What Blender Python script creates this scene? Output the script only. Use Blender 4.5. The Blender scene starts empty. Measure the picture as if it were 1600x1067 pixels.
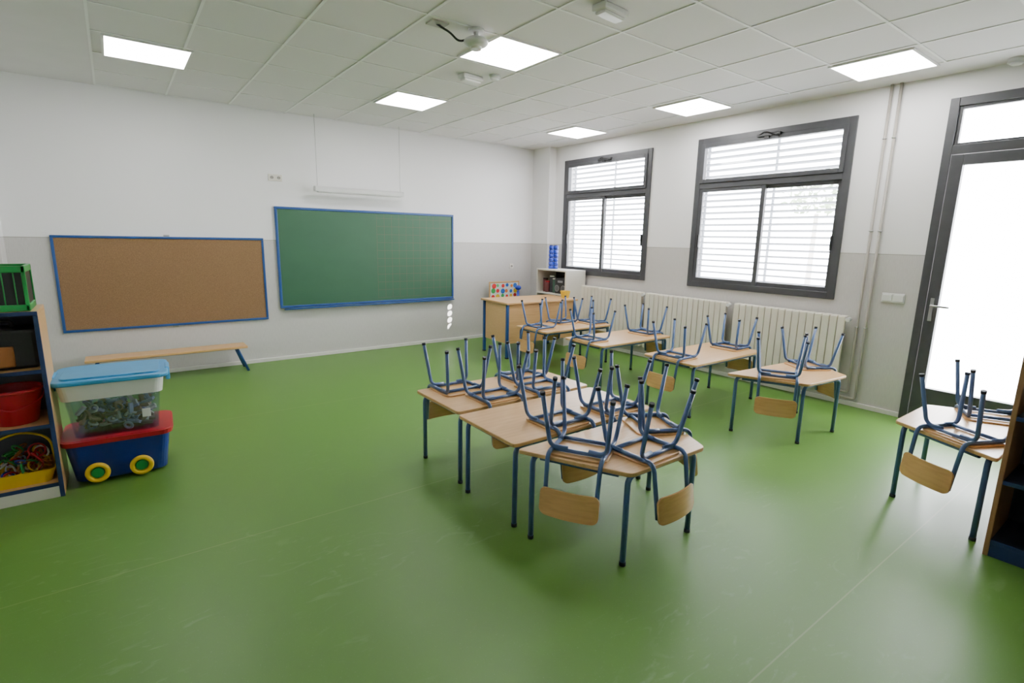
import bpy, bmesh, math, random
from mathutils import Vector, Matrix, noise
random.seed(7)
scene=bpy.context.scene
COL=scene.collection
R=math.radians

# ---------------------------------------------------------------- materials
MATS={}
def newmat(name):
    m=bpy.data.materials.new(name); m.use_nodes=True
    nt=m.node_tree
    return m,nt,nt.nodes['Principled BSDF']
def mat(name,col,rough=.5,metal=0,var=.06,scale=6,bump=0,spec=.5,stretch=(1,1,1),coat=0):
    if name in MATS: return MATS[name]
    m,nt,b=newmat(name)
    tc=nt.nodes.new('ShaderNodeTexCoord'); mp=nt.nodes.new('ShaderNodeMapping')
    mp.inputs['Scale'].default_value=stretch
    nz=nt.nodes.new('ShaderNodeTexNoise'); nz.inputs['Scale'].default_value=scale; nz.inputs['Detail'].default_value=4
    nt.links.new(tc.outputs['Object'],mp.inputs[0]); nt.links.new(mp.outputs[0],nz.inputs['Vector'])
    cr=nt.nodes.new('ShaderNodeValToRGB')
    cr.color_ramp.elements[0].position=.3; cr.color_ramp.elements[1].position=.7
    cr.color_ramp.elements[0].color=(*[max(0,c*(1-var)) for c in col],1)
    cr.color_ramp.elements[1].color=(*[min(1,c*(1+var)) for c in col],1)
    nt.links.new(nz.outputs['Fac'],cr.inputs[0]); nt.links.new(cr.outputs[0],b.inputs['Base Color'])
    b.inputs['Roughness'].default_value=rough; b.inputs['Metallic'].default_value=metal
    b.inputs['Specular IOR Level'].default_value=spec
    b.inputs['Coat Weight'].default_value=coat
    if bump:
        bp=nt.nodes.new('ShaderNodeBump'); bp.inputs['Strength'].default_value=bump; bp.inputs['Distance'].default_value=.01
        nt.links.new(nz.outputs['Fac'],bp.inputs['Height']); nt.links.new(bp.outputs[0],b.inputs['Normal'])
    MATS[name]=m; return m
def emis(name,col,st):
    m,nt,b=newmat(name)
    b.inputs['Base Color'].default_value=(*col,1)
    b.inputs['Emission Color'].default_value=(*col,1); b.inputs['Emission Strength'].default_value=st
    return m
def thin(name,tint,gloss=.08,rough=.02):
    m=bpy.data.materials.new(name); m.use_nodes=True; nt=m.node_tree; nt.nodes.clear()
    o=nt.nodes.new('ShaderNodeOutputMaterial'); mx=nt.nodes.new('ShaderNodeMixShader')
    t=nt.nodes.new('ShaderNodeBsdfTransparent'); g=nt.nodes.new('ShaderNodeBsdfGlossy')
    t.inputs[0].default_value=(*tint,1); g.inputs['Roughness'].default_value=rough
    mx.inputs[0].default_value=gloss
    nt.links.new(t.outputs[0],mx.inputs[1]); nt.links.new(g.outputs[0],mx.inputs[2]); nt.links.new(mx.outputs[0],o.inputs[0])
    return m
def mth(nt,op,a,b=None):
    n=nt.nodes.new('ShaderNodeMath'); n.operation=op
    for i,v in enumerate((a,b)):
        if v is None: continue
        if isinstance(v,(int,float)): n.inputs[i].default_value=v
        else: nt.links.new(v,n.inputs[i])
    return n.outputs[0]
def mixc(nt,f,a,b):
    n=nt.nodes.new('ShaderNodeMix'); n.data_type='RGBA'
    if isinstance(f,(int,float)): n.inputs[0].default_value=f
    else: nt.links.new(f,n.inputs[0])
    for i,v in ((6,a),(7,b)):
        if isinstance(v,tuple): n.inputs[i].default_value=(*v,1)
        else: nt.links.new(v,n.inputs[i])
    return n.outputs[2]
def tex(nt,kind,scale,vec,**kw):
    n=nt.nodes.new(kind); n.inputs['Scale'].default_value=scale
    for k,v in kw.items(): n.inputs[k].default_value=v
    nt.links.new(vec,n.inputs['Vector']); return n
def mapping(nt,scale,rot=(0,0,0)):
    tc=nt.nodes.new('ShaderNodeTexCoord'); mp=nt.nodes.new('ShaderNodeMapping')
    mp.inputs['Scale'].default_value=scale; mp.inputs['Rotation'].default_value=rot
    nt.links.new(tc.outputs['Object'],mp.inputs[0]); return mp.outputs[0]
def sep(nt):
    tc=nt.nodes.new('ShaderNodeTexCoord'); s=nt.nodes.new('ShaderNodeSeparateXYZ')
    nt.links.new(tc.outputs['Object'],s.inputs[0]); return s.outputs

def wall_material():
    m,nt,b=newmat('painted_wall')
    s=sep(nt)
    v=mapping(nt,(60,60,5)); nz=tex(nt,'ShaderNodeTexNoise',3,v,Detail=5)
    v2=mapping(nt,(1,1,1)); n2=tex(nt,'ShaderNodeTexNoise',1.2,v2,Detail=3)
    low=mixc(nt,nz.outputs['Fac'],(.53,.505,.495),(.70,.675,.665))
    up=mixc(nt,n2.outputs['Fac'],(.90,.885,.90),(.93,.915,.93))
    f=mth(nt,'GREATER_THAN',s[2],1.64)
    c=mixc(nt,f,low,up)
    seam=mth(nt,'LESS_THAN',mth(nt,'ABSOLUTE',mth(nt,'SUBTRACT',s[2],1.64)),.004)
    c=mixc(nt,seam,c,(.40,.38,.35))
    nt.links.new(c,b.inputs['Base Color']); b.inputs['Roughness'].default_value=.5
    bp=nt.nodes.new('ShaderNodeBump'); bp.inputs['Strength'].default_value=.15; bp.inputs['Distance'].default_value=.004
    nt.links.new(nz.outputs['Fac'],bp.inputs['Height']); nt.links.new(bp.outputs[0],b.inputs['Normal'])
    return m
def floor_material():
    m,nt,b=newmat('green_vinyl_floor')
    s=sep(nt)
    v=mapping(nt,(1,1,1)); n1=tex(nt,'ShaderNodeTexNoise',1.1,v,Detail=5)
    c=mixc(nt,n1.outputs['Fac'],(.086,.204,.030),(.103,.230,.037))
    tot=None
    for rot,sc in ((.5,3.1),(-.9,2.3),(1.7,3.7)):
        v=mapping(nt,(1,3,1),(0,0,rot)); n=tex(nt,'ShaderNodeTexNoise',sc,v,Detail=7,Distortion=2.6)
        g=mth(nt,'MULTIPLY',mth(nt,'MAXIMUM',mth(nt,'SUBTRACT',n.outputs['Fac'],.62),0),4.0)
        tot=g if tot is None else mth(nt,'ADD',tot,g)
    patch=tex(nt,'ShaderNodeTexNoise',1.3,mapping(nt,(1,1,1)),Detail=2)
    pm=mth(nt,'MULTIPLY',mth(nt,'MAXIMUM',mth(nt,'SUBTRACT',patch.outputs['Fac'],.47),0),4)
    sc=mth(nt,'MINIMUM',mth(nt,'MULTIPLY',tot,pm),.18)
    c=mixc(nt,sc,c,(.30,.42,.22))
    sp=tex(nt,'ShaderNodeTexNoise',140,mapping(nt,(1,1,1)),Detail=1)
    c=mixc(nt,mth(nt,'MULTIPLY',mth(nt,'GREATER_THAN',sp.outputs['Fac'],.72),.25),c,(.26,.40,.2))
    for y0 in (-2.26,-4.52,-6.78):
        d=mth(nt,'ABSOLUTE',mth(nt,'SUBTRACT',s[1],y0))
        c=mixc(nt,mth(nt,'MULTIPLY',mth(nt,'LESS_THAN',d,.0035),.34),c,(.30,.36,.15))
    nt.links.new(c,b.inputs['Base Color'])
    r=mth(nt,'ADD',mth(nt,'MULTIPLY',n1.outputs['Fac'],.08),mth(nt,'ADD',mth(nt,'MULTIPLY',sc,.5),.36))
    nt.links.new(r,b.inputs['Roughness'])
    b.inputs['Specular IOR Level'].default_value=.42
    return m
def wood_material(name,c1,c2,rough=.35,stretch=(1.5,26,26),coat=.15):
    m,nt,b=newmat(name)
    n=tex(nt,'ShaderNodeTexNoise',2.2,mapping(nt,stretch),Detail=6,Distortion=.4)
    n2=tex(nt,'ShaderNodeTexNoise',2,mapping(nt,(1,1,1)),Detail=2)
    f=mth(nt,'ADD',mth(nt,'MULTIPLY',n.outputs['Fac'],.8),mth(nt,'MULTIPLY',n2.outputs['Fac'],.2))
    cr=nt.nodes.new('ShaderNodeValToRGB'); cr.color_ramp.elements[0].position=.3; cr.color_ramp.elements[1].position=.7
    cr.color_ramp.elements[0].color=(*c1,1); cr.color_ramp.elements[1].color=(*c2,1)
    nt.links.new(f,cr.inputs[0]); nt.links.new(cr.outputs[0],b.inputs['Base Color'])
    b.inputs['Roughness'].default_value=rough; b.inputs['Coat Weight'].default_value=coat; b.inputs['Coat Roughness'].default_value=.25
    return m
def cork_material():
    m,nt,b=newmat('cork')
    n=tex(nt,'ShaderNodeTexNoise',90,mapping(nt,(1,1,1)),Detail=3)
    v=tex(nt,'ShaderNodeTexVoronoi',120,mapping(nt,(1,1,1)))
    f=mth(nt,'ADD',mth(nt,'MULTIPLY',n.outputs['Fac'],.7),mth(nt,'MULTIPLY',v.outputs['Distance'],.5))
    cr=nt.nodes.new('ShaderNodeValToRGB'); cr.color_ramp.elements[0].position=.3; cr.color_ramp.elements[1].position=.8
    cr.color_ramp.elements[0].color=(.175,.095,.042,1); cr.color_ramp.elements[1].color=(.275,.162,.076,1)
    nt.links.new(f,cr.inputs[0]); nt.links.new(cr.outputs[0],b.inputs['Base Color']); b.inputs['Roughness'].default_value=.9
    return m
def board_material(x0,x1,z0,z1,cell):
    m,nt,b=newmat('chalkboard_green')
    s=sep(nt)
    n=tex(nt,'ShaderNodeTexNoise',2.5,mapping(nt,(1,1,2)),Detail=5)
    c=mixc(nt,n.outputs['Fac'],(.026,.102,.050),(.032,.118,.059))
    lx=mth(nt,'LESS_THAN',mth(nt,'MODULO',mth(nt,'SUBTRACT',s[0],x0),cell),.005)
    lz=mth(nt,'LESS_THAN',mth(nt,'MODULO',mth(nt,'SUBTRACT',s[2],z0),cell),.005)
    g=mth(nt,'MAXIMUM',lx,lz)
    g=mth(nt,'MULTIPLY',g,mth(nt,'GREATER_THAN',s[0],x0)); g=mth(nt,'MULTIPLY',g,mth(nt,'LESS_THAN',s[0],x1))
    g=mth(nt,'MULTIPLY',g,mth(nt,'GREATER_THAN',s[2],z0)); g=mth(nt,'MULTIPLY',g,mth(nt,'LESS_THAN',s[2],z1))
    c=mixc(nt,mth(nt,'MULTIPLY',g,.45),c,(.20,.10,.07))
    nt.links.new(c,b.inputs['Base Color']); b.inputs['Roughness'].default_value=.5
    return m
def slat_material():
    m,nt,b=newmat('white_louvre')
    nt.nodes.remove(b)
    d=nt.nodes.new('ShaderNodeBsdfDiffuse'); t=nt.nodes.new('ShaderNodeBsdfTranslucent'); mx=nt.nodes.new('ShaderNodeMixShader')
    d.inputs[0].default_value=(.88,.89,.92,1); t.inputs[0].default_value=(.88,.91,.96,1); mx.inputs[0].default_value=.3
    nt.links.new(d.outputs[0],mx.inputs[1]); nt.links.new(t.outputs[0],mx.inputs[2])
    nt.links.new(mx.outputs[0],nt.nodes['Material Output'].inputs[0]); return m

M_wall=wall_material(); M_floor=floor_material()
M_wood=wood_material('beech_laminate',(.58,.335,.135),(.71,.44,.20))
M_woodv=wood_material('beech_laminate_upright',(.52,.30,.12),(.66,.40,.175),stretch=(26,26,1.5))
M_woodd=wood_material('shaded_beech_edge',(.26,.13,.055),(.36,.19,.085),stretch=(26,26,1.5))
M_ply=wood_material('varnished_plywood',(.57,.31,.11),(.70,.40,.155),rough=.3,coat=.4)
M_cork=cork_material()
M_blue=mat('blue_enamel_frame',(.016,.07,.25),.35,var=.08)
M_tube=mat('slate_blue_enamel_tube',(.058,.118,.280),.3,var=.1,scale=9,coat=.3)
M_cap=mat('dark_navy_rubber',(.014,.018,.03),.6)
M_white=mat('white_plastic',(.80,.80,.79),.4,var=.03)
M_lampw=mat('white_lamp_enamel',(.72,.72,.72),.4,var=.03)
M_ceil=mat('ceiling_tile',(.81,.785,.80),.9,var=.02,scale=180)
M_plaster=mat('ceiling_plaster',(.81,.785,.80),.9,var=.02,scale=3)
M_bar=mat('white_metal_bar',(.94,.93,.94),.5,var=.02)
M_alu=mat('dark_grey_aluminium',(.066,.067,.074),.42,metal=.15,var=.06,scale=12)
M_rad=mat('cream_enamel',(.84,.79,.68),.35,var=.03)
M_pipe=mat('beige_painted_pipe',(.38,.35,.31),.4,var=.08)
M_steel=mat('brushed_steel',(.45,.45,.46),.3,metal=.9,var=.08)
M_wire=mat('grey_steel_wire',(.45,.45,.45),.5,var=.05)
M_cabw=mat('white_melamine',(.78,.74,.67),.5,var=.03)
M_base=mat('white_skirting',(.78,.77,.73),.5,var=.03)
M_glass=thin('window_glass',(.97,.985,.98))
M_clear=thin('clear_plastic',(.85,.89,.99),.12,.2)
M_red=mat('red_plastic',(.42,.008,.02),.35,var=.05)
M_navy=mat('navy_plastic',(.008,.03,.20),.35,var=.08)
M_dark=mat('shaded_navy_melamine',(.016,.020,.040),.5,var=.08)  # backlit shade of the bookcase interior put into its colour
M_dedge=mat('deep_blue_edging',(.010,.028,.10),.4,var=.08)
M_yel=mat('yellow_plastic',(.80,.52,.02),.35)
M_green=mat('green_plastic',(.015,.26,.05),.35)
M_lid=mat('sky_blue_plastic',(.05,.31,.60),.35)
M_black=mat('black_plastic',(.015,.015,.017),.4)
M_orange=mat('orange_plastic',(.34,.12,.025),.45)
M_cobalt=mat('cobalt_blue_plastic',(.02,.05,.45),.35)
M_slat=slat_material()
M_light=emis('light_diffuser',(1,.985,.965),26)
M_tubel=mat('frosted_diffuser',(.85,.85,.84),.3)

# ---------------------------------------------------------------- mesh builder
class MB:
    def __init__(s): s.bm=bmesh.new(); s.mats=[]
    def mi(s,m):
        if m not in s.mats: s.mats.append(m)
        return s.mats.index(m)
    def _fin(s,verts,faces,m,smooth):
        vs=[s.bm.verts.new(v) for v in verts]; k=s.mi(m)
        for f in faces:
            try: fc=s.bm.faces.new([vs[i] for i in f]); fc.material_index=k; fc.smooth=smooth
            except ValueError: pass
    def box(s,a,b,m,bev=0,M=None):
        t=bmesh.new(); bmesh.ops.create_cube(t,size=1)
        c=[(a[i]+b[i])/2 for i in range(3)]; d=[abs(b[i]-a[i]) for i in range(3)]
        for v in t.verts: v.co=Vector((v.co.x*d[0]+c[0],v.co.y*d[1]+c[1],v.co.z*d[2]+c[2]))
        if bev>0: bmesh.ops.bevel(t,geom=list(t.edges),offset=min(bev,min(d)*.45),segments=2,profile=.5,affect='EDGES')
        s.take(t,m,False,M)
    def take(s,t,m,smooth=False,M=None):
        t.verts.ensure_lookup_table(); t.verts.index_update()
        vs=[(M@v.co if M else v.co.copy()) for v in t.verts]
        s._fin(vs,[[v.index for v in f.verts] for f in t.faces],m,smooth); t.free()
    def prism(s,pts,z0,z1,m,bev=0,M=None,smooth=False):
        t=bmesh.new(); lo=[t.verts.new((p[0],p[1],z0)) for p in pts]
        f=t.faces.new(lo); r=bmesh.ops.extrude_face_region(t,geom=[f])
        for e in r['geom']:
            if isinstance(e,bmesh.types.BMVert): e.co.z=z1
        bmesh.ops.recalc_face_normals(t,faces=list(t.faces))
        if bev>0:
            es=[e for e in t.edges if abs(e.verts[0].co.z-e.verts[1].co.z)<1e-6]
            bmesh.ops.bevel(t,geom=es,offset=bev,segments=2,profile=.5,affect='EDGES')
        s.take(t,m,smooth,M)
    def tube(s,pts,r,m,fil=.04,seg=10,caps=True):
        P=fillet(pts,fil); n=len(P); rings=[]; up=None
        for i,p in enumerate(P):
            d=(P[min(i+1,n-1)]-P[max(i-1,0)]).normalized()
            if up is None: up=d.orthogonal().normalized()
            else: up=(up-d*up.dot(d)).normalized()
            w=d.cross(up)
            rings.append([p+(up*math.cos(2*math.pi*k/seg)+w*math.sin(2*math.pi*k/seg))*r for k in range(seg)])
        vs=[v for rg in rings for v in rg]; fs=[]
        for i in range(n-1):
            for k in range(seg):
                a=i*seg+k; b=i*seg+(k+1)%seg; fs.append((a,b,b+seg,a+seg))
        if caps: fs.append(tuple(range(seg))[::-1]); fs.append(tuple((n-1)*seg+k for k in range(seg)))
        s._fin(vs,fs,m,True)
    def cyl(s,a,b,r,m,r2=None,seg=24,smooth=True,caps=True):
        a=Vector(a);b=Vector(b); d=(b-a).normalized(); u=d.orthogonal().normalized(); w=d.cross(u); r2=r if r2 is None else r2
        vs=[a+(u*math.cos(2*math.pi*k/seg)+w*math.sin(2*math.pi*k/seg))*r for k in range(seg)]+[b+(u*math.cos(2*math.pi*k/seg)+w*math.sin(2*math.pi*k/seg))*r2 for k in range(seg)]
        s._fin(vs,[(k,(k+1)%seg,(k+1)%seg+seg,k+seg) for k in range(seg)],m,smooth)
        if caps:
            s._fin(vs[:seg],[tuple(range(seg))[::-1]],m,False); s._fin(vs[seg:],[tuple(range(seg))],m,False)
    def torus(s,c,ax,R_,r,m,seg=32,sg=10,sq=1):
        c=Vector(c);ax=Vector(ax).normalized();u=ax.orthogonal().normalized();w=ax.cross(u);vs=[];fs=[]
        for i in range(seg):
            a=2*math.pi*i/seg; rd=u*math.cos(a)+w*math.sin(a)*sq
            for k in range(sg):
                b=2*math.pi*k/sg; vs.append(c+rd*(R_+r*math.cos(b))+ax*r*math.sin(b))
        for i in range(seg):
            for k in range(sg):
                j=(i+1)%seg;l=(k+1)%sg; fs.append((i*sg+k,j*sg+k,j*sg+l,i*sg+l))
        s._fin(vs,fs,m,True)
    def ball(s,c,r,m,sub=2,sc=(1,1,1)):
        t=bmesh.new(); bmesh.ops.create_icosphere(t,subdivisions=sub,radius=r)
        for v in t.verts: v.co=Vector((v.co.x*sc[0]+c[0],v.co.y*sc[1]+c[1],v.co.z*sc[2]+c[2]))
        s.take(t,m,True)
    def shell(s,cx,cy,z0,z1,w0,d0,w1,d1,th,m,rad=.05):
        """open tapered rounded tub"""
        def ring(w,d,z,off): return [Vector((cx+p[0],cy+p[1],z)) for p in rrect(w-2*off,d-2*off,max(rad-off,.005),5)]
        rs=[ring(w0,d0,z0,0),ring(w1,d1,z1,0),ring(w1,d1,z1,th),ring(w0,d0,z0+th,th)]
        n=len(rs[0]); vs=[v for r in rs for v in r]; fs=[]
        for i in range(3):
            for k in range(n): fs.append((i*n+k,i*n+(k+1)%n,(i+1)*n+(k+1)%n,(i+1)*n+k))
        fs.append(tuple(range(n))[::-1]); fs.append(tuple(3*n+k for k in range(n)))
        s._fin(vs,fs,m,False)
    def mesh(s,name):
        bmesh.ops.remove_doubles(s.bm,verts=list(s.bm.verts),dist=1e-6)
        bmesh.ops.recalc_face_normals(s.bm,faces=list(s.bm.faces))
        me=bpy.data.meshes.new(name); s.bm.to_mesh(me); s.bm.free()
        for m in s.mats: me.materials.append(m)
        return me
    def obj(s,name,parent=None,loc=(0,0,0),label=None):
        return addobj(name,s.mesh(name),parent,loc,label)
def addobj(name,me,parent=None,loc=(0,0,0),label=None):
    o=bpy.data.objects.new(name,me); COL.objects.link(o); o.location=loc
    if parent: o.parent=parent
    if label: o['label']=label
    return o
def rrect(w,d,r,n=4):
    out=[]
    for cx,cy,a0 in ((w/2-r,d/2-r,0),(-w/2+r,d/2-r,90),(-w/2+r,-d/2+r,180),(w/2-r,-d/2+r,270)):
        for i in range(n+1):
            a=R(a0+90*i/n); out.append((cx+r*math.cos(a),cy+r*math.sin(a)))
    return out
def roundpoly(pts,r,n=4):
    P=[Vector((p[0],p[1],0)) for p in pts]; out=[]
    for i,p in enumerate(P):
        a=P[i-1];b=P[(i+1)%len(P)]; da=(a-p).normalized();db=(b-p).normalized()
        s=p+da*r;e=p+db*r
        for k in range(n+1):
            t=k/n; q=s*(1-t)**2+p*2*t*(1-t)+e*t*t; out.append((q.x,q.y))
    return out
def fillet(pts,r,n=5):
    P=[Vector(p) for p in pts]; out=[P[0]]
    for i in range(1,len(P)-1):
        a,p,b=P[i-1],P[i],P[i+1]; da=a-p;db=b-p; q=min(r,da.length*.45,db.length*.45)
        s=p+da.normalized()*q; e=p+db.normalized()*q
        for k in range(n+1):
            t=k/n; out.append(s*(1-t)**2+p*2*t*(1-t)+e*t*t)
    out.append(P[-1]); return out
def root(name,loc,label,cat,rot=0,group=None,kind=None):
    o=bpy.data.objects.new(name,None); COL.objects.link(o); o.location=loc; o.rotation_euler=(0,0,rot); o.empty_display_size=.1
    o['label']=label;o['category']=cat
    if group:o['group']=group
    if kind:o['kind']=kind
    return o
def tag(o,label,cat,kind=None,group=None):
    o['label']=label;o['category']=cat
    if kind:o['kind']=kind
    if group:o['group']=group
    return o

# ---------------------------------------------------------------- room shell
H=3.277; XL=-7.75; YF=-10.0
W1=(-2.53,-.69,1.15,3.03); W2=(-5.147,-3.272,1.134,3.04); D1=(-7.02,-5.907,0,3.054)
b=MB(); b.box((XL-.2,YF-.2,-.12),(.25,.2,0),M_floor); tag(b.obj('floor'),'glossy green vinyl floor with welded seams and scuffs','floor','structure')
b=MB(); b.box((XL-.2,0,0),(.25,.2,H),M_wall); tag(b.obj('wall_back'),'white wall with grey textured lower half','wall','structure')
b=MB(); b.box((XL-.2,YF,0),(XL,0,H),M_wall); tag(b.obj('wall_left'),'white wall with grey textured lower half','wall','structure')
b=MB(); b.box((XL-.2,YF-.2,0),(.25,YF,H),M_wall); tag(b.obj('wall_front'),'white wall with grey textured lower half','wall','structure')
b=MB()
ys=[0,W1[1],W1[0],W2[1],W2[0],D1[1],D1[0],YF]
for i in (0,2,4,6): b.box((0,ys[i+1],0),(.25,ys[i],H),M_wall)
for w in (W1,W2,D1):
    if w[2]>0: b.box((0,w[0],0),(.25,w[1],w[2]),M_wall)
    b.box((0,w[0],w[3]),(.25,w[1],H),M_wall)
tag(b.obj('wall_right'),'white wall with grey lower half, window and door openings','wall','structure')
b=MB(); b.box((-.15,-.45,0),(0,0,H),M_wall,bev=.004); tag(b.obj('trim_1'),'square white corner pillar with grey lower half','pillar','structure')
b=MB(); b.box((XL,-.3,0),(-7.2,0,H),M_wall,bev=.004); tag(b.obj('trim_2'),'white corner pier with grey lower half','pillar','structure')
b=MB(); b.box((XL-.2,YF-.2,H),(.25,.2,H+.15),M_ceil); tag(b.obj('ceiling'),'white suspended ceiling of mineral tiles','ceiling','structure')
px,py=.648,.657; gx=[-3.04+px*k for k in range(-5,5)]
gx=[x for x in gx if -6.4<x<-.3]; gy=[-3.97+py*k for k in range(-9,7)]; gy=[y for y in gy if YF<y<-.01]
b=MB(); b.box((XL,YF,H-.004),(gx[0],0,H),M_plaster); b.box((gx[-1],YF,H-.004),(0,0,H),M_plaster)
tag(b.obj('trim_3'),'smooth plaster margin around the ceiling tiles','ceiling margin','structure')
b=MB()
for x in gx: b.box((x-.0095,YF,H-.006),(x+.0095,0,H-.001),M_bar)
for y in gy: b.box((gx[0],y-.0095,H-.0055),(gx[-1],y+.0095,H-.001),M_bar)
tag(b.obj('trim_4'),'white metal grid bars of the suspended ceiling','ceiling grid','structure')
b=MB(); b.box((XL,-.018,0),(-.15,0,.05),M_base,bev=.004); tag(b.obj('baseboard_back'),'low off-white skirting strip','baseboard','structure')
b=MB(); b.box((-.018,D1[1],0),(0,-.45,.05),M_base,bev=.004); tag(b.obj('baseboard_right'),'low off-white skirting strip','baseboard','structure')
b=MB(); b.box((XL,YF,0),(XL+.018,-.3,.05),M_base,bev=.004); tag(b.obj('baseboard_left'),'low off-white skirting strip','baseboard','structure')

# ceiling light panels
for (x,y) in ((-5.883,-1.64),(-3.345,-1.66),(-3.41,-3.68),(-.72,-5.57),(-.70,-3.63),(-.665,-1.64)):
    r=root('ceiling_light_panel',(x,y,H-.014),'square white recessed light panel, switched on','ceiling light',group='square ceiling light panels')
    b=MB(); s=.303; e=.322
    for a,c in (((-e,-e),(e,-s)),((-e,s),(e,e)),((-e,-s),(-s,s)),((s,-s),(e,s))): b.box((a[0],a[1],0),(c[0],c[1],.014),M_white)
    b.obj('frame',r)
    b=MB(); b.box((-s,-s,.002),(s,s,.012),M_light); b.obj('diffuser',r,label='glowing white diffuser')

# ---------------------------------------------------------------- windows
def ringY(b,y0,y1,z0,z1,w,x0,x1,m,bev=.004):
    """rectangular frame in the YZ plane"""
    b.box((x0,y0,z0),(x1,y0+w,z1),m,bev); b.box((x0,y1-w,z0),(x1,y1,z1),m,bev)
    b.box((x0,y0+w,z1-w),(x1,y1-w,z1),m,bev); b.box((x0,y0+w,z0),(x1,y1-w,z0+w),m,bev)
def window(name,W):
    y0,y1,z0,z1=W; r=root(name,(0,(y0+y1)/2,z0),'dark grey aluminium window with sliding sashes and transom','window',kind='structure')
    o=lambda bb,n,l=None: bb.obj(n,r,(0,-(y0+y1)/2,-z0),l)
    zt=2.40; zb=2.50
    b=MB(); ringY(b,y0,y1,z0,z1,.075,-.02,.08,M_alu); b.box((-.02,y0+.075,zt+.012),(.08,y1-.075,zb-.02),M_alu,.004); o(b,'frame')
    b=MB(); ringY(b,y0+.07,y1-.07,zb-.02,z1-.07,.05,-.035,.03,M_alu); o(b,'transom_sash')
    b=MB(); b.box((.0,y0+.115,zb+.025),(.008,y1-.115,z1-.115),M_glass); o(b,'glass')
    ym=(y0+y1)/2
    for ya,yb,xx in ((ym-.03,y1-.072,.0),(y0+.072,ym+.03,.035)):
        b=MB(); ringY(b,ya,yb,z0+.072,zt+.02,.052,xx-.012,xx+.02,M_alu); o(b,'sliding_sash')
        b=MB(); b.box((xx,ya+.05,z0+.12),(xx+.006,yb-.05,zt-.03),M_glass); o(b,'glass')
    for yy in (y1-.115,y0+.1):
        b=MB(); b.box((-.03,yy-.012,1.66),(-.010,yy+.012,1.82),M_black,.005); o(b,'handle')
    b=MB(); b.box((-.06,ym-.16,z1-.085),(-.02,ym+.12,z1-.05),M_black,.006); b.tube([(-.05,ym+.1,z1-.07),(-.07,ym+.02,z1-.03),(-.05,ym-.14,z1-.1)],.008,M_black,.03); b.box((-.055,ym-.03,z1-.11),(-.02,ym+.03,z1-.04),M_black,.005); o(b,'opener')
    b=MB(); z=z0+.04
    while z<z1-.02:
        M=Matrix.Translation((.20,ym,z))@Matrix.Rotation(R(14),4,'Y')
        b.box((-.034,-(y1-y0)/2+.01,-.005),(.034,(y1-y0)/2-.01,.005),M_slat,M=M); z+=.078
    for yy in (y0+.01,ym-.02,y1-.03): b.box((.235,yy,z0),(.25,yy+.03,z1),M_slat)
    o(b,'louvre_shutter','white horizontal louvre slats')
    return r
window('window_1',W1); window('window_2',W2)
# door
y0,y1,z0,z1=D1
r=root('door_1',(0,(y0+y1)/2,0),'dark grey aluminium glazed door with transom window','door',kind='structure')
o=lambda bb,n,l=None: bb.obj(n,r,(0,-(y0+y1)/2,0),l)
b=MB(); b.box((-.03,y1-.07,0),(.08,y1,z1),M_alu,.004); b.box((-.03,y0,0),(.08,y0+.07,z1),M_alu,.004)
b.box((-.03,y0+.07,z1-.075),(.08,y1-.07,z1),M_alu,.004); b.box((-.03,y0+.07,2.56),(.08,y1-.07,2.64),M_alu,.004); o(b,'door_frame')
b=MB(); ringY(b,y0+.07,y1-.07,2.63,z1-.07,.03,-.01,.04,M_alu); o(b,'transom_sash')
b=MB(); b.box((.01,y0+.09,2.65),(.018,y1-.09,z1-.09),M_glass); o(b,'glass')
la,lb=y0+.075,y1-.075
leaf=MB(); leaf.box((-.035,lb-.095,.01),(.03,lb,2.555),M_alu,.004); leaf.box((-.035,la,.01),(.03,la+.095,2.555),M_alu,.004)
leaf.box((-.035,la+.095,2.46),(.03,lb-.095,2.555),M_alu,.004); leaf.box((-.035,la+.095,.01),(.03,lb-.095,.36),M_alu,.004); lf=o(leaf,'door_leaf')
b=MB(); b.box((.0,la+.09,.355),(.01,lb-.09,2.465),M_glass); b.obj('glass',lf)
b=MB(); b.box((-.045,lb-.062,1.02),(-.033,lb-.032,1.24),M_steel,.003); b.tube([(-.04,lb-.047,1.17),(-.085,lb-.047,1.17),(-.085,lb-.19,1.165)],.010,M_steel,.02); b.obj('handle',lf,label='steel lever door handle')

# ---------------------------------------------------------------- boards on back wall
def framed_board(name,x0,x1,z0,z1,m,label,cat,depth=.03,fw=.035):
    r=root(name,((x0+x1)/2,0,z0),label,cat)
    off=(-(x0+x1)/2,0,-z0)
    b=MB(); b.box((x0+.01,-depth*.7,z0+.01),(x1-.01,-.002,z1-.01),m); b.obj('board_panel',r,off)
    b=MB()
    b.box((x0,-depth,z0),(x1,-.001,z0+fw),M_blue,.006); b.box((x0,-depth,z1-fw),(x1,-.001,z1),M_blue,.006)
    b.box((x0,-depth,z0+fw),(x0+fw,-.001,z1-fw),M_blue,.006); b.box((x1-fw,-depth,z0+fw),(x1,-.001,z1-fw),M_blue,.006)
    b.obj('frame',r,off,'blue enamelled frame')
    return r,off
r,off=framed_board('cork_board',-6.836,-4.70,.589,1.667,M_cork,'brown cork pinboard with a blue frame','cork board',fw=.028)
b=MB(); b.box((-5.80,-.015,1.665),(-5.74,-.001,1.69),M_steel,.003); b.obj('mounting_clip',r,off)
b=MB(); b.box((-5.80,-.015,.57),(-5.74,-.001,.592),M_steel,.003); b.obj('mounting_clip',r,off)
r,off=framed_board('chalkboard',-4.5415,-1.814,.727,2.084,board_material(-3.13,-1.85,.80,2.04,.118),'green chalkboard with ruled squares and blue frame','chalkboard',.04,.032)
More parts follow.
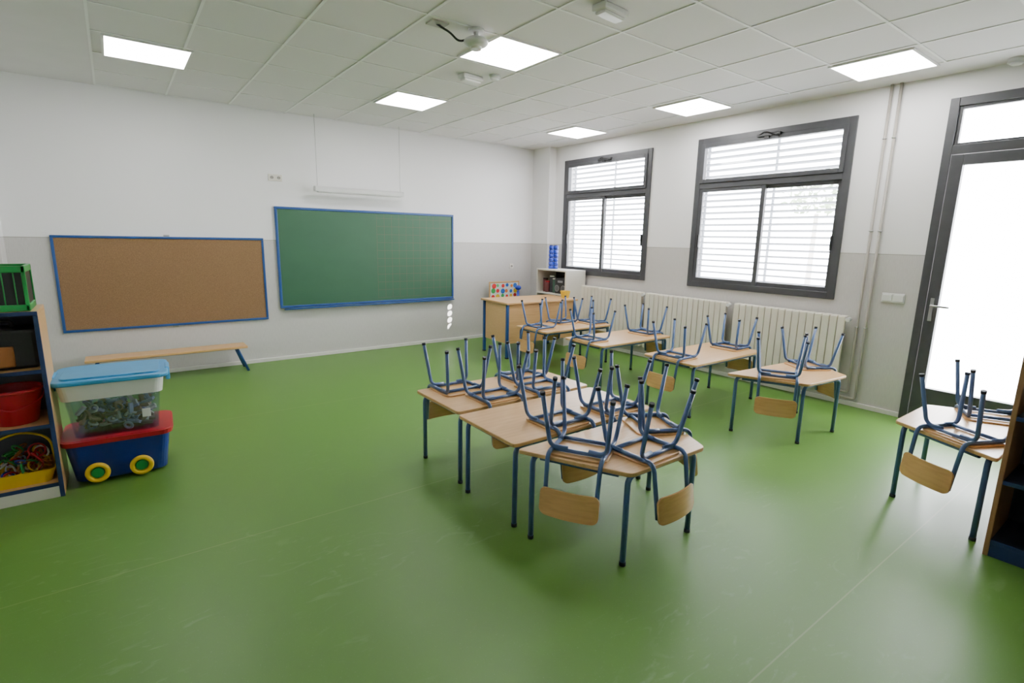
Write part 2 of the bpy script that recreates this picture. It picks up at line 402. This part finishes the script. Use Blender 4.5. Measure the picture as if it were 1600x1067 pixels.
b=MB(); b.box((-4.5,-.08,.705),(-1.83,-.03,.715),M_blue,.003); b.box((-4.5,-.085,.705),(-1.83,-.077,.727),M_blue,.002); b.obj('chalk_tray',r,off)

# sockets / switches
def plate(name,lab,cat,loc,w,h,n,axis='y'):
    r=root(name,loc,lab,cat)
    b=MB()
    if axis=='y': b.box((-w/2,-.012,-h/2),(w/2,0,h/2),M_cabw,.004)
    else: b.box((-.012,-w/2,-h/2),(0,w/2,h/2),M_white,.004)
    b.obj('plate',r)
    for i in range(n):
        c=(i-(n-1)/2)*w/n; b=MB()
        if axis=='y':
            b.cyl((c,-.016,0),(c,-.011,0),h*.33,M_tubel,seg=20); b.cyl((c,-.0165,0),(c,-.0159,0),h*.27,M_pipe,seg=20); b.cyl((c-.01,-.0182,0),(c-.01,-.015,0),.005,M_black,seg=8); b.cyl((c+.01,-.0182,0),(c+.01,-.015,0),.005,M_black,seg=8)
            b.obj('socket_outlet',r)
        else:
            b.box((-.018,c-w/n*.42,-h*.36),(-.011,c+w/n*.42,h*.36),M_white,.004); b.obj('rocker',r)
plate('wall_socket','white double wall socket above the chalkboard','wall socket',(-4.50,0,2.45),.17,.085,2)
plate('wall_socket','small white single wall socket on grey wall','wall socket',(-.60,0,1.24),.08,.085,1)
plate('light_switch','white double-gang light switch plate','light switch',(0,-5.695,1.205),.20,.095,2,'x')

# hanging strip lamp
r=root('strip_lamp',(-3.415,-.19,2.30),'slim white strip lamp hung over the chalkboard','lamp')
b=MB(); b.prism([(-.045,.0),(.045,.0),(.05,.05),(.02,.07),(-.02,.07),(-.05,.05)],-.64,.64,M_lampw,M=Matrix.Rotation(R(90),4,'Y')@Matrix.Rotation(R(90),4,'Z')); b.obj('housing',r)
b=MB(); b.box((-.60,-.035,-.012),(.60,.035,.0),M_tubel,.004); b.obj('diffuser',r)
for x in (-.60,.60):
    b=MB(); b.cyl((x,0,.045),(x,0,H-2.30-.0005),.0026,M_wire,seg=6); b.obj('wire',r)

# ceiling fittings
r=root('ceiling_access_point',(-3.92,-3.95,H-.14),'white ceiling bracket device with dangling black cable','ceiling device')
b=MB(); b.ball((0,0,.05),.095,M_lampw,3,(1,1,.42)); b.cyl((0,0,.04),(0,0,-.002),.055,M_white,r2=.04); b.obj('body',r)
b=MB(); b.cyl((0,0,.07),(0,0,.12),.02,M_white); b.cyl((0,0,.12),(0,0,.14),.06,M_white); b.obj('mount',r)
b=MB(); b.tube([(-.05,.02,.07),(-.12,.05,.04),(-.2,.05,.09),(-.26,.06,.11),(-.30,.08,.138)],.008,M_black,.05); b.obj('cable',r,label='black cable')
b=MB(); b.box((-.36,.02,.128),(-.22,.13,.14),M_pipe,.003); b.obj('cable_plate',r)
def emergency(x,y,w,d,ang=0):
    r=root('emergency_light',(x,y,H-.065),'white plastic emergency light box on ceiling tile','emergency light',rot=ang,group='ceiling emergency lights')
    b=MB(); b.box((-w/2,-d/2,.02),(w/2,d/2,.065),M_white,.012); b.obj('housing',r)
    b=MB(); b.box((-w/2+.02,-d/2+.015,0),(w/2-.02,d/2-.015,.022),M_tubel,.01); b.obj('diffuser',r)
emergency(-3.335,-2.95,.24,.11,R(5)); emergency(-3.42,-4.86,.26,.12,R(5))
r=root('smoke_detector',(-3.15,-3.10,H-.05),'small round white ceiling smoke detector','smoke detector'); b=MB(); b.cyl((0,0,.05),(0,0,.02),.055,M_lampw); b.cyl((0,0,.02),(0,0,0),.045,M_lampw,r2=.03); b.obj('body',r)
r=root('smoke_detector',(-.13,-6.34,H-.06),'small round white ceiling smoke detector','smoke detector'); b=MB(); b.cyl((0,0,.06),(0,0,.02),.06,M_lampw); b.cyl((0,0,.02),(0,0,0),.05,M_lampw,r2=.03); b.obj('body',r)
r=root('air_vent',(-6.95,-2.6,H-.02),'square grey ceiling air vent','air vent'); b=MB()
b.box((-.1,-.1,.0),(.1,.1,.02),M_plaster,.003)
for k in range(5): b.box((-.085,-.08+k*.035,-.004),(.085,-.065+k*.035,.001),M_pipe)
b.obj('grille',r)

# ---------------------------------------------------------------- radiators and pipes
for (ya,yb) in ((-2.60,-1.33),(-3.96,-2.67),(-5.34,-4.06)):
    r=root('radiator',(-.09,(ya+yb)/2,0),'cream enamelled sectional radiator under the window','radiator',group='cream wall radiators')
    n=16; w=(yb-ya)/n; b=MB()
    for i in range(n):
        c=-(yb-ya)/2+w*(i+.5)
        b.box((-.05,c-w*.45,.19),(-.030,c+w*.45,.975),M_rad,.005)
        b.box((-.031,c-w*.12,.19),(.045,c+w*.12,.975),M_rad,.004)
        b.box((-.047,c-w*.45,.95),(.045,c+w*.45,.985),M_rad,.008)
        b.box((-.046,c-w*.45,.175),(.045,c+w*.45,.21),M_rad,.008)
    for z in (.225,.935): b.cyl((0,-(yb-ya)/2+w*.1,z),(0,(yb-ya)/2-w*.1,z),.018,M_rad,seg=12)
    b.obj('radiator_body',r)
    for s in (-1,1):
        for z in (.3,.85): b=MB(); b.box((.04,s*.4-.02,z),(.0895,s*.4+.02,z+.04),M_rad,.004); b.obj('wall_bracket',r)
    b=MB(); c=-(yb-ya)/2
    b.cyl((0,c,.95),(0,c-.035,.95),.018,M_steel,seg=14); b.cyl((0,c-.02,.95),(-.05,c-.02,.95),.024,M_white,seg=16); b.obj('valve',r)
for i,y in enumerate((-5.42,-5.50)):
    r=root('heating_pipe',(-.035,y,.12),'beige painted vertical heating pipe on the wall','pipe',group='vertical heating pipes')
    b=MB()
    if i==0: b.tube([(0,0,H-.12-.005),(0,0,.03),(0,.13,.03)],.0135,M_pipe,.03)
    else: b.tube([(0,0,H-.12-.005),(0,0,-.03),(0,.22,-.03)],.0135,M_pipe,.03)
    b.obj('pipe',r)
    for z in (.75,1.75,2.65):
        b=MB(); b.torus((0,0,z),(0,0,1),.016,.006,M_steel,seg=14,sg=6); b.box((.01,-.006,z-.006),(.034,.006,z+.006),M_steel); b.obj('pipe_clip',r)

# ---------------------------------------------------------------- tables
TZ=.555
def table_mesh(poly,name):
    """poly: local CCW outline; returns dict of meshes"""
    out={}
    b=MB(); b.prism(roundpoly(poly,.035),TZ-.024,TZ,M_wood,bev=.005); out['table_top']=b.mesh('table_top')
    P=[Vector((p[0],p[1],0)) for p in poly]
    q=[]
    for i,p in enumerate(P):
        a=(P[i-1]-p).normalized(); d=(P[(i+1)%len(P)]-p).normalized(); bi=(a+d).normalized()
        q.append(p+bi*.05/max(math.sin(a.angle(d)/2),.3))
    zt=TZ-.024-.0165
    b=MB()
    for i in range(len(q)):
        u,v=q[i],q[(i+1)%len(q)]; d=(v-u).normalized()
        b.cyl(u+d*.05+Vector((0,0,zt)),v-d*.05+Vector((0,0,zt)),.0155,M_tube,seg=10,caps=False)
    out['frame']=b.mesh('frame'); legs=[]
    for i in range(len(q)):
        u=q[i]; prev=q[i-1]; nxt=q[(i+1)%len(q)]
        tgt=nxt if i%2==0 else prev
        d=(tgt-u).normalized()
        b=MB(); b.tube([u+Vector((0,0,.0)),u+Vector((0,0,zt)),u+d*.12+Vector((0,0,zt))],.0160,M_tube,.075,seg=12)
        b.cyl(u,u+Vector((0,0,.022)),.0182,M_cap,seg=12)
        legs.append(b.mesh('leg'))
    out['legs']=legs; return out
hx,hy=.625,.315
RECT=table_mesh([(-hx,-hy),(hx,-hy),(hx,hy),(-hx,hy)],'rect')
TRAP=table_mesh([(-.32,-.59),(.32,-.59),(.615,0),(-.615,0)],'trap')
def table(kindm,x,y,rot,label):
    r=root('school_table',(x,y,0),label,'table',rot=rot,group='low classroom tables')
    addobj('table_top',kindm['table_top'],r); addobj('frame',kindm['frame'],r)
    for l in kindm['legs']: addobj('leg',l,r)
LR='low rectangular beech classroom table with blue steel legs'
LT='low trapezoid beech classroom table with blue steel legs'
table(RECT,-3.895,-4.365,0,LR); table(RECT,-3.925,-5.045,0,LR); table(TRAP,-3.965,-5.42,0,LT)
table(TRAP,-1.30,-5.14,R(-5),LT); table(RECT,-1.275,-4.435,0,LR); table(RECT,-1.375,-3.305,0,LR); table(RECT,-1.345,-2.285,0,LR)
table(TRAP,-1.80,-7.06,R(180),'low trapezoid beech table beside the open bookcase')

# ---------------------------------------------------------------- chairs (inverted, seat resting on the table top)
tr=.0128; fz=.012+tr
b=MB(); b.prism(rrect(.335,.31,.05,5),0,.012,M_ply,bev=.003,M=Matrix.Translation((0,-.005,0))); SEAT=b.mesh('seat')
b=MB()
for s in (-1,1):
    b.tube([(s*.148,.10,fz),(s*.148,-.188,fz),(s*.142,-.233,-.275)],tr,M_tube,.05)
b.tube([(-.148,.075,fz),(.148,.075,fz)],tr*.9,M_tube); b.tube([(-.148,-.11,fz),(.148,-.11,fz)],tr*.9,M_tube)
FRAME=b.mesh('frame')
LEGS=[]
for s in (-1,1):
    for (p0,p1,p2) in (((s*.148,.02,fz+.004),(s*.152,.125,fz+.006),(s*.192,.178,.36)),((s*.06,-.105,fz+.012),(s*.160,-.115,fz+.012),(s*.192,-.180,.36))):
        b=MB(); b.tube([p0,p1,p2],tr,M_tube,.055,seg=10)
        d=(Vector(p2)-Vector(p1)).normalized(); b.cyl(Vector(p2)-d*.014,Vector(p2)+d*.004,tr+.0018,M_cap,seg=12); LEGS.append(b.mesh('leg'))
t=bmesh.new(); nu,nv=24,6; g=[]
HW,HH,RC=.165,.076,.035
for side in (0,1):
    rows=[]
    for j in range(nv+1):
        row=[]; v=j/nv*2-1
        for i in range(nu+1):
            u=math.sin((i/nu*2-1)*math.pi/2); x=u*HW; dx=max(0,abs(x)-(HW-RC)); hh=HH-RC+math.sqrt(max(RC*RC-dx*dx,0))
            z=-.222+v*hh; y=-.264+.022*u*u-(.010 if side else 0)+.006*v
            row.append(t.verts.new((x,y,z)))
        rows.append(row)
    g.append(rows)
for j in range(nv):
    for i in range(nu):
        t.faces.new((g[0][j][i],g[0][j][i+1],g[0][j+1][i+1],g[0][j+1][i])); t.faces.new((g[1][j][i],g[1][j+1][i],g[1][j+1][i+1],g[1][j][i+1]))
for j in range(nv):
    for i in (0,nu): t.faces.new((g[0][j][i],g[0][j+1][i],g[1][j+1][i],g[1][j][i]))
for i in range(nu):
    for j in (0,nv): t.faces.new((g[0][j][i],g[0][j][i+1],g[1][j][i+1],g[1][j][i]))
b=MB(); b.take(t,M_ply,False); BACK=b.mesh('backrest')
def chair(ex,ey,nx,ny,lab='small blue steel chair, upside down on the table',tw=0):
    l=math.hypot(nx,ny); nx/=l; ny/=l; th=math.atan2(nx,-ny)+tw
    r=root('school_chair',(ex-nx*.168,ey-ny*.168,TZ),lab,'chair',rot=th,group='upturned classroom chairs')
    addobj('seat',SEAT,r); addobj('backrest',BACK,r,label='curved plywood backrest'); addobj('frame',FRAME,r)
    for m in LEGS: addobj('leg',m,r)
chair(-4.25,-4.05,0,1); chair(-3.60,-4.05,0,1)
chair(-4.12,-4.68,0,-1); chair(-3.66,-4.68,0,-1)
chair(-4.07,-5.36,0,-1); chair(-3.58,-5.36,0,-1)
chair(-4.415,-5.715,-.88,-.46,tw=R(2)); chair(-4.00,-6.00,0,-1,tw=R(3)); chair(-3.48,-5.68,.90,-.44)
def loc2(cx,cy,a,p,n):
    c,s=math.cos(a),math.sin(a); return (cx+p[0]*c-p[1]*s,cy+p[0]*s+p[1]*c,n[0]*c-n[1]*s,n[0]*s+n[1]*c)
chair(*loc2(-1.30,-5.14,R(-5),(-.435,-.365),(-.894,-.447)),tw=R(6)); chair(*loc2(-1.30,-5.14,R(-5),(.47,-.29),(.894,-.447)))
chair(-1.90,-4.42,-1,0); chair(-.65,-4.45,1,0)
chair(-2.0,-3.28,-1,0); chair(-.75,-3.32,1,0)
chair(-1.97,-2.30,-1,0); chair(-.72,-2.34,1,0); chair(-1.25,-1.97,0,1)
chair(*loc2(-1.80,-7.06,R(180),(.47,-.29),(.894,-.447)),'small blue chair upside down beside the bookcase'); chair(*loc2(-1.80,-7.06,R(180),(-.45,-.29),(-.894,-.447)),'small blue chair upside down beside the bookcase')

# ---------------------------------------------------------------- teacher desk
r=root('teacher_desk',(-1.22,-1.33,0),'beech teacher desk with blue steel legs','desk',rot=R(-3))
b=MB(); b.box((-.66,-.37,.795),(.66,.37,.822),M_wood,.005); b.obj('desk_top',r)
b=MB(); b.box((-.60,-.325,.22),(.60,-.305,.795),M_wood,.003); b.obj('modesty_panel',r)
for s in (-1,1):
    b=MB(); b.box((s*.615-.01,-.28,.22),(s*.615+.01,.28,.795),M_wood,.003); b.obj('side_panel',r)
    for q in (-1,1):
        b=MB(); b.box((s*.62-.02,q*.32-.02,0.015),(s*.62+.02,q*.32+.02,.795),M_blue,.006); b.box((s*.62-.022,q*.32-.022,0),(s*.62+.022,q*.32+.022,.02),M_cap,.004); b.obj('leg',r)
r=root('yellow_tub',(-.66,-1.52,.822),'small yellow plastic tub on the desk','tub'); b=MB(); b.shell(0,0,0,.11,.10,.10,.13,.13,.006,M_yel,.03); b.obj('body',r)

# bench
r=root('wooden_bench',(-5.86,-.27,0),'long low wooden bench with blue tubular legs','bench')
b=MB(); b.box((-.81,-.14,.295),(.81,.14,.325),M_wood,.006); b.obj('bench_top',r)
for s in (-1,1):
    b=MB(); b.tube([(s*.80,-.13,0),(s*.70,-.10,.28),(s*.70,.10,.28),(s*.80,.13,0)],.017,M_blue,.05); b.obj('leg',r)
b=MB(); b.cyl((-.7,0,.28),(.7,0,.28),.014,M_blue); b.obj('frame_rail',r)

# ---------------------------------------------------------------- open bookcases
def bookcase(loc,rot,w,d,h,shelves,label,side_m,edge_m,back_m,name='open_bookcase',base_m=None,shelf_m=None,sedge=None):
    """opening faces local -Y; local x from -w/2..w/2, y 0..d"""
    r=root(name,loc,label,'bookcase',rot=rot); th=.022
    shelf_m=shelf_m or side_m; sedge=sedge or edge_m
    for s in (-1,1):
        b=MB(); x=s*(w/2-th/2); b.box((x-th/2,.012,0),(x+th/2,d,h),side_m,.002); b.box((x-th/2-.001,0,.0),(x+th/2+.001,.013,h),sedge,.003); b.obj('side_panel',r)
    b=MB(); b.box((-w/2,.002,h),(w/2,d,h+th),side_m,.003); b.box((-w/2-.001,-.002,h-.001),(w/2+.001,.01,h+th+.001),edge_m,.003); b.obj('top_panel',r)
    b=MB(); b.box((-w/2+th,d-.012,.0),(w/2-th,d,h),back_m); b.obj('back_panel',r)
    for z in shelves:
        b=MB(); b.box((-w/2+th,.012,z-th),(w/2-th,d-.012,z),shelf_m,.002); b.box((-w/2+th,.002,z-th-.001),(w/2-th,.013,z+.001),edge_m,.002); b.obj('shelf',r)
    b=MB(); b.box((-w/2+th,.004,0),(w/2-th,.02,shelves[0]-th-.001),base_m or side_m,.003); b.obj('plinth',r)
    return r
M_inner=mat('grey_blue_back_panel',(.10,.11,.15),.6)
bookcase((-7.195,-3.32,0),0,.97,.42,1.205,(.10,.50,.86),'beech open bookcase with blue edging full of toys',M_woodv,M_dedge,M_inner,base_m=M_cabw,shelf_m=M_wood)
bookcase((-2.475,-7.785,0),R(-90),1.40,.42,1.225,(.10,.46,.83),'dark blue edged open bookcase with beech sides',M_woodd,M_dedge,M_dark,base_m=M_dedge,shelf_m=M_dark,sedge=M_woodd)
bookcase((-.50,-.975,0),R(-90),.74,.44,1.21,(.10,.48,.84),'white open bookcase with craft supplies in the corner',M_cabw,M_cabw,M_black)

# items on the beech bookcase
r=root('folding_crate',(-6.97,-3.12,1.228),'green folding crate with black side panels','crate')
b=MB(); w,d,h=.46,.32,.27
for z in (.0,.235): 
    b.box((-w/2,-d/2,z),(w/2,-d/2+.02,z+.04),M_green,.004); b.box((-w/2,d/2-.02,z),(w/2,d/2,z+.04),M_green,.004)
    b.box((-w/2,-d/2,z),(-w/2+.02,d/2,z+.04),M_green,.004); b.box((w/2-.02,-d/2,z),(w/2,d/2,z+.04),M_green,.004)
for x in (-w/2,w/2-.02,-.01):
    for y in (-d/2,d/2-.02): b.box((x,y,0),(x+.02,y+.02,.27),M_green,.003)
for k in range(8): b.box((-w/2+.03+k*.053,-d/2+.004,.03),(-w/2+.036+k*.053,-d/2+.014,.24),M_green,.002)
b.obj('crate_frame',r)
b=MB(); b.box((-w/2+.012,-d/2+.010,.01),(w/2-.012,-d/2+.018,.24),M_black); b.box((-w/2+.012,d/2-.02,.01),(w/2-.012,d/2-.012,.24),M_black)
b.box((w/2-.016,-d/2+.02,.01),(w/2-.008,d/2-.02,.24),M_black); b.box((-w/2+.008,-d/2+.02,.01),(-w/2+.016,d/2-.02,.24),M_black); b.box((-w/2+.01,-d/2+.01,.0),(w/2-.01,d/2-.01,.012),M_black); b.obj('crate_panel',r,label='black crate panels')
r=root('tool_case',(-6.93,-3.10,.86),'black toy tool case with orange front','toy case')
b=MB(); b.box((-.19,-.14,0),(.19,.14,.25),M_black,.02); b.tube([(-.07,0,.245),(-.07,0,.29),(.07,0,.29),(.07,0,.245)],.012,M_black,.03); b.obj('case_body',r)
b=MB(); b.box((-.17,-.155,.02),(.08,-.135,.15),M_orange,.01); b.obj('case_front',r,label='orange front plate')
r=root('red_bucket',(-6.90,-3.14,.50),'red plastic bucket on the shelf','bucket')
b=MB(); b.cyl((0,0,.0),(0,0,.22),.105,M_red,r2=.145,seg=32,caps=False); b.cyl((0,0,0),(0,0,.005),.105,M_red,seg=32); b.cyl((0,0,.01),(0,0,.22),.10,M_red,r2=.138,seg=32,caps=False); b.torus((0,0,.22),(0,0,1),.145,.010,M_red); b.obj('bucket_body',r)
b=MB(); b.tube([(-.15,0,.2),(-.14,-.06,.15),(0,-.155,.10),(.14,-.06,.15),(.15,0,.2)],.004,M_red,.05); b.obj('handle',r)
r=root('toy_basket',(-6.91,-3.13,.10),'yellow plastic basket of tangled coloured toys','toy basket')
b=MB(); b.shell(0,0,0,.09,.28,.26,.34,.30,.008,M_yel,.04); b.tube([(-.16,0,.085),(-.15,0,.27),(0,0,.33),(.15,0,.27),(.16,0,.085)],.007,M_yel,.08); b.obj('tray',r)
b=MB(); cm=[M_yel,M_red,M_cobalt,M_green,M_white,M_orange,M_clear]
for i in range(60):
    a=random.random()*6.28; q=random.random()**.5; c=(math.cos(a)*q*.12,math.sin(a)*q*.10,.05+random.random()*.22*(1-q*.5))
    b.torus(c,(random.uniform(-1,1),random.uniform(-1,1),random.uniform(-1,1)),random.uniform(.02,.045),.006,random.choice(cm),seg=14,sg=5)
p=b.obj('tangled_toys',r,label='tangle of coloured plastic rings'); p['kind']='stuff'
M_greyp=mat('grey_plastic',(.12,.125,.13),.5)
r=root('storage_box',(-2.25,-7.40,.10),'grey storage box in the dark bookcase','storage box'); b=MB(); b.shell(0,0,0,.16,.24,.30,.26,.34,.006,M_greyp,.03); b.obj('body',r)
r=root('storage_box',(-2.25,-7.75,.46),'grey storage box in the dark bookcase','storage box'); b=MB(); b.shell(0,0,0,.2,.24,.36,.26,.4,.006,M_greyp,.03); b.obj('body',r)

# corner bookcase contents
cols=[(.16,.04,.04),(.04,.07,.22),(.30,.22,.10),(.04,.12,.08),(.32,.32,.34),(.08,.06,.11),(.03,.03,.04),(.08,.12,.20)]
cmats=[mat('paper_%d'%i,c,.6) for i,c in enumerate(cols)]
for z,cnt in ((.84,4),(.48,7)):
    for i in range(cnt):
        y=-.69-i*.088; h=random.uniform(.20,.33); m=random.choice(cmats)
        r=root('craft_jar',(-.38+random.uniform(-.02,.02),y,z),'small coloured craft supply jar on the shelf','jar',group='craft jars in the white bookcase')
        b=MB(); b.cyl((0,0,0),(0,0,h*.8),.040,m,seg=16); b.obj('jar_body',r)
        b=MB(); b.cyl((0,0,h*.8),(0,0,h*.8+.02),.042,random.choice([M_lampw,M_black,M_red,M_black]),seg=16); b.obj('jar_lid',r)
r=root('music_player',(-.36,-1.16,.84),'black boxy music player on the white bookcase shelf','music player')
b=MB(); b.box((-.09,-.135,0),(.09,.135,.26),M_black,.012); b.obj('body',r)
for yy in (-.075,.075):
    b=MB(); b.cyl((-.094,yy,.09),(-.089,yy,.09),.05,M_greyp,seg=24); b.torus((-.093,yy,.09),(1,0,0),.05,.004,M_steel,seg=24,sg=6); b.obj('speaker',r)
b=MB(); b.box((-.094,-.06,.185),(-.089,.06,.22),M_steel,.002); b.obj('control_panel',r)
r=root('blue_block_stack',(-.30,-.80,1.233),'tall double stack of cobalt blue plastic blocks','plastic stack')
b=MB()
for sx,sy in ((-.031,.023),(.031,-.023)):
    for i in range(6):
        z=i*.066; b.cyl((sx,sy,z),(sx,sy,z+.052),.042,M_cobalt,seg=20); b.cyl((sx,sy,z+.052),(sx,sy,z+.066),.034,M_navy,seg=20)
b.obj('blocks',r)
r=root('ball_stand',(-.60,-.22,0),'cobalt blue ball on a slim stand','ball stand')
b=MB(); b.cyl((0,0,0),(0,0,.82),.02,M_cobalt); b.cyl((0,0,0),(0,0,.02),.13,M_cobalt); b.obj('stand',r)
b=MB(); b.ball((0,0,.87),.055,M_cobalt,3,(1,1,.8)); b.obj('ball',r)
dots=[mat('dot_%d'%i,c,.6) for i,c in enumerate([(.7,.03,.03),(.03,.15,.55),(.8,.5,.03),(.05,.4,.10),(.8,.22,.05)])]
r=root('spotted_panel',(-.84,-.13,0),'white panel with coloured dots leaning on the wall','panel')
b=MB(); b.box((-.30,-.01,0),(.30,.01,.97),M_white,.004); b.obj('panel',r)
b=MB()
for i in range(6):
    for k in range(6):
        cx=-.24+i*.096+random.uniform(-.015,.015); cz=.46+k*.09+random.uniform(-.01,.01)
        b.cyl((cx,-.0125,cz),(cx,-.009,cz),random.uniform(.026,.046),dots[(i*2+k*3+random.randint(0,1))%5],seg=18)
p=b.obj('dots',r,label='multicoloured round dots'); p['kind']='stuff'
b=MB(); b.box((-.31,-.015,.96),(.31,.015,.985),M_wood,.004); b.box((-.32,-.015,0),(-.30,.015,.985),M_wood,.004); b.box((.30,-.015,0),(.32,.015,.985),M_wood,.004); b.obj('edge_strip',r)

# ---------------------------------------------------------------- toy tub stack
SX,SY,SA=-6.385,-2.995,R(-3)
r=root('toy_chest',(SX,SY,0),'navy toy chest with red rim and yellow wheels','toy chest',rot=SA)
b=MB(); b.shell(0,0,.02,.295,.53,.40,.60,.47,.01,M_navy,.06); b.obj('body',r)
b=MB(); b.shell(0,0,.288,.322,.64,.50,.655,.51,.02,M_red,.08); b.prism([(p[0],p[1]) for p in rrect(.63,.48,.07,5)],.30,.325,M_red,.004); b.obj('lid',r,label='slim red lid rim')
for x in (-.135,.115):
    b=MB(); b.torus((x,-.245,.085),(0,1,0),.056,.016,M_yel,seg=32); b.cyl((x,-.20,.085),(x,-.24,.085),.06,M_yel); b.cyl((x,-.24,.085),(x,-.256,.085),.040,M_green,r2=.034); b.obj('wheel',r,label='yellow wheel with green hub')
r=root('clear_storage_box',(SX,SY,.326),'clear plastic storage box full of toy pieces','storage box',rot=SA)
b=MB(); b.shell(0,0,0,.273,.48,.37,.54,.42,.006,M_clear,.05); b.obj('box_body',r)
b=MB(); wm=[mat('toy_wood',(.46,.30,.21),.6),mat('toy_grey',(.42,.43,.54),.5),mat('toy_cream',(.72,.66,.62),.5),mat('toy_brown',(.18,.11,.09),.6),mat('toy_lilac',(.44,.40,.58),.5)]
for i in range(190):
    c=Vector((random.uniform(-.20,.20),random.uniform(-.15,.15),random.uniform(.035,.185)))
    if i%3: 
        M=Matrix.Translation(c)@Matrix.Rotation(random.random()*6,4,Vector((random.random(),random.random(),random.random())))
        b.box((-.038,-.014,-.010),(.038,.014,.010),random.choice(wm),.004,M)
    else: b.torus(c,(random.uniform(-1,1),random.uniform(-1,1),random.uniform(-1,1)),.024,.009,random.choice(wm),seg=14,sg=6)
p=b.obj('toy_pieces',r,label='heap of small brown and cream pieces'); p['kind']='stuff'
b=MB(); b.box((.15,-.214,.10),(.20,-.206,.16),M_white,.002); b.obj('sticker',r,label='small white sticker')
r=root('white_storage_box',(SX,SY,.600),'white plastic storage box with sky blue lid','storage box',rot=SA)
b=MB(); b.shell(0,0,0,.115,.57,.44,.60,.47,.008,M_white,.05); b.obj('box_body',r)
b=MB(); b.prism(rrect(.66,.52,.07,6),.110,.142,M_lid,.010); b.prism(rrect(.56,.42,.05,6),.140,.154,M_lid,.006); b.obj('lid',r,label='sky blue lid')
for s in (-1,1):
    b=MB(); b.box((s*.325-.014,-.09,.05),(s*.325+.014,.09,.15),M_lid,.01); b.obj('latch',r,label='sky blue clip')

# ---------------------------------------------------------------- outside
b=MB(); b.box((.3,-22,-.2),(40,20,-.1),mat('pale_paving',(.84,.84,.82),.8,var=.03,scale=2)); tag(b.obj('ground'),'pale sunlit paving outside the windows','ground','structure')
M_leaf=mat('leaf_green',(.24,.31,.19),.7,var=.3,scale=5); M_bark=mat('bark',(.5,.46,.42),.9,var=.2)
r=root('garden_tree',(8.2,-1.2,-.1),'leafy green tree in the yard','tree')
b=MB(); b.cyl((0,0,0),(0.05,0,2.6),.08,M_bark,r2=.05); b.obj('trunk',r)
b=MB()
for i in range(190):
    v=Vector((random.gauss(0,1),random.gauss(0,1),random.gauss(0,1))).normalized()*.9*random.uniform(.4,1); v.z*=.7; v.z+=3.1
    u=Vector((random.uniform(-1,1),random.uniform(-1,1),random.uniform(-1,1))).normalized(); w=u.orthogonal().normalized(); s=.10
    b._fin([v-u*s,v-w*s*.6,v+u*s,v+w*s*.6],[(0,1,2,3)],M_leaf,False)
p=b.obj('foliage',r); p['kind']='stuff'

# ---------------------------------------------------------------- world, light, camera
w=bpy.data.worlds.new('World'); scene.world=w; w.use_nodes=True; nt=w.node_tree; bg=nt.nodes['Background']
bg.inputs[0].default_value=(.965,.955,1,1); bg.inputs[1].default_value=31
# added spot lamps between louvres and glass, standing in for sunbeams on the wall
def beam_lamp(src,dst,e):
    l=bpy.data.lights.new('sunbeam_stand_in','SPOT'); l.energy=e; l.spot_size=R(1.0); l.spot_blend=.3; l.shadow_soft_size=.001; l.color=(1,.97,.9)
    ob=bpy.data.objects.new('sunbeam_stand_in',l); COL.objects.link(ob); ob.location=src
    ob.rotation_euler=(Vector(dst)-Vector(src)).to_track_quat('-Z','Y').to_euler()
for k in range(4): beam_lamp((.12,-3.72,2.72+.04*k),(-1.87,0,.25+.11*k),11000)
cam=bpy.data.cameras.new('camera'); co=bpy.data.objects.new('camera',cam); COL.objects.link(co)
cam.sensor_width=36; cam.lens=820.4/1600*36; cam.clip_start=.05
yaw,pitch,roll=.6450,.1933,.0196
d=Vector((math.sin(yaw)*math.cos(pitch),math.cos(yaw)*math.cos(pitch),-math.sin(pitch))); rr=Vector((math.cos(yaw),-math.sin(yaw),0)); u=rr.cross(d)
c,s=math.cos(roll),math.sin(roll); r2=rr*c+u*s; u2=-rr*s+u*c
co.matrix_world=Matrix(((r2.x,u2.x,-d.x,-6.2911),(r2.y,u2.y,-d.y,-7.6337),(r2.z,u2.z,-d.z,1.7232),(0,0,0,1)))
scene.camera=co
